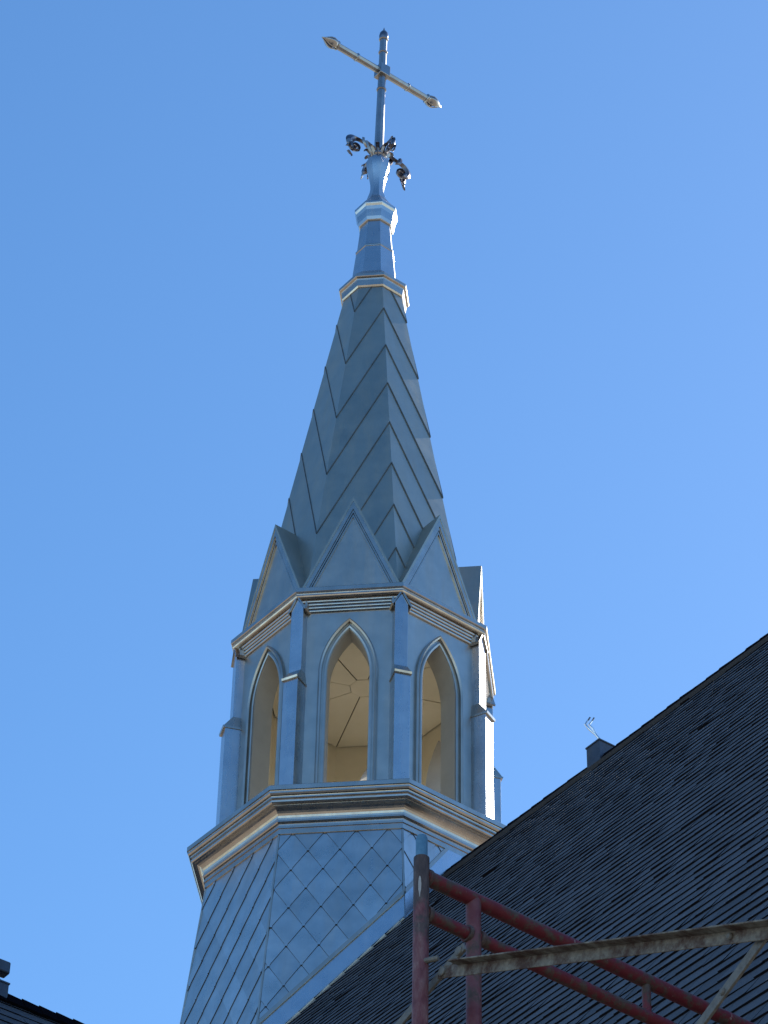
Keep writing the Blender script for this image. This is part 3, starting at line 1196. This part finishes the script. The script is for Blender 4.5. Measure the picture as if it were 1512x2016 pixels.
for s in (.178, 1.342):
    b = MB(); b.tube([SR * s + Vector((0, 0, .2)), SR * s + Vector((0, 0, ZR1 - .004))], TRD * .98, 20); b.build("inner_leg", M_MAUVE, sf, smooth=True)
b = MB(); b.tube([SR * .795 + Vector((0, 0, ZR2)), SR * .795 + Vector((0, 0, ZR1))], .0125, 14); b.build("strut", M_RED, sf, smooth=True)
for z in (.2, 2.0):
    b = MB(); b.tube([SR * .01 + Vector((0, 0, z + ZC * 0)), SR * .18 + Vector((0, 0, z))], .015, 12); b.build("rung", M_RED, sf, smooth=True)
# weld collars where tubes meet
for s, z in ((.022, ZR1), (.022, ZR2), (.157, ZR2), (.199, ZR2)):
    b = MB()
    b.revolve(SR * s + Vector((0, 0, z)), SR, [(-.006, .0235), (0, .0245), (.006, .0232)], 18)
    b.build("weld", M_RUSTPOST, sf, smooth=True)
STUD = Vector((0, 0, 4.277 + ZC))
b = MB(); b.tube([STUD + SW * .015, STUD + SW * .050 + SR * .02], .008, 10); b.build("brace_stud", M_GREYBAR, sf, smooth=True)
# coupling pin
pinc = MB()
pinc.tube([(0, 0, -.15), (0, 0, .062), (0, 0, .070), (0, 0, .074)], [.0158, .0158, .0135, .008], 20)
cpn = pinc.build("coupling_pin", M_BLUE, None, smooth=True)
cpn.location = (P0.x, P0.y, ZTOP)
tag(cpn, "chipped blue coupling pin sticking out of the top of the scaffold post", "coupling pin")

# braces in the plane of the wall, seen crossing
OFF = P0 + SR * .035


def BP(s, z): return OFF + SW * s + Vector((0, 0, z + ZC))


def brace(name, label, a, b_, kind, mat):
    d = (b_ - a).normalized()
    o = empty(name, a)
    tag(o, label, "brace", "scaffold braces")
    vert = Vector((0, 0, 1)); n_ = d.cross(vert).normalized(); u_ = n_.cross(d).normalized()
    L = (b_ - a).length
    if n_.dot(camP - a) < 0: n_ = -n_
    mb = MB()
    if kind == 'angle':
        w, t = .034, .0045
        mb.box(d * (L / 2), d * (L / 2), u_ * (w / 2), n_ * (t / 2))
        mb.box(d * (L / 2 + .04) + u_ * (w / 2 - t / 2 + .0005) + n_ * (w / 2 + t * .3), d * (L / 2 - .04), u_ * (t / 2), n_ * (w / 2))
    else:
        mb.box(d * (L / 2), d * (L / 2), u_ * .0125, n_ * .004)
    mb.build("bar", mat, o, bevel=.0012)
    e_ = MB()
    e_.revolve(d * .02 - n_ * .004, n_, [(0, .013), (.012, .013), (.014, .010)], 14)
    e_.build("pin_boss", M_GREYBAR, o, smooth=True)
    h_ = MB()
    h_.revolve(d * (L * .5) - n_ * .006, n_, [(0, .009), (.012, .009), (.016, .006)], 12)
    h_.build("rivet", M_GREYBAR, o, smooth=True)
    return o


SL1 = (3.7335 - 4.2245) / (1.2717 - .0905)
brace("cross_brace", "rusty angle-iron brace running from the scaffold post out to the picture's edge",
      BP(.035, 4.2245 + SL1 * (-.055)), BP(2.2, 4.2245 + SL1 * 2.11), 'angle', M_GALV)
SL2 = (3.7955 - 3.632) / (1.278 - .963)
OFF = P0 + SR * .052
brace("cross_brace", "grey flat brace passing behind the rusty angle iron and over the red rails",
      BP(2.15, 3.632 + SL2 * (2.15 - .963)), BP(-.02, 3.632 + SL2 * (-.983)), 'flat', M_GREYBAR)
OFF = P0 + SR * .040
SL3 = (4.279 - 4.174) / (.139 + .157)
brace("cross_brace", "pale flat brace with a pinned end slanting down behind the scaffold post",
      BP(.135, 4.278), BP(-2.1, 4.278 + SL3 * (-2.235)), 'flat', M_GREYBAR)
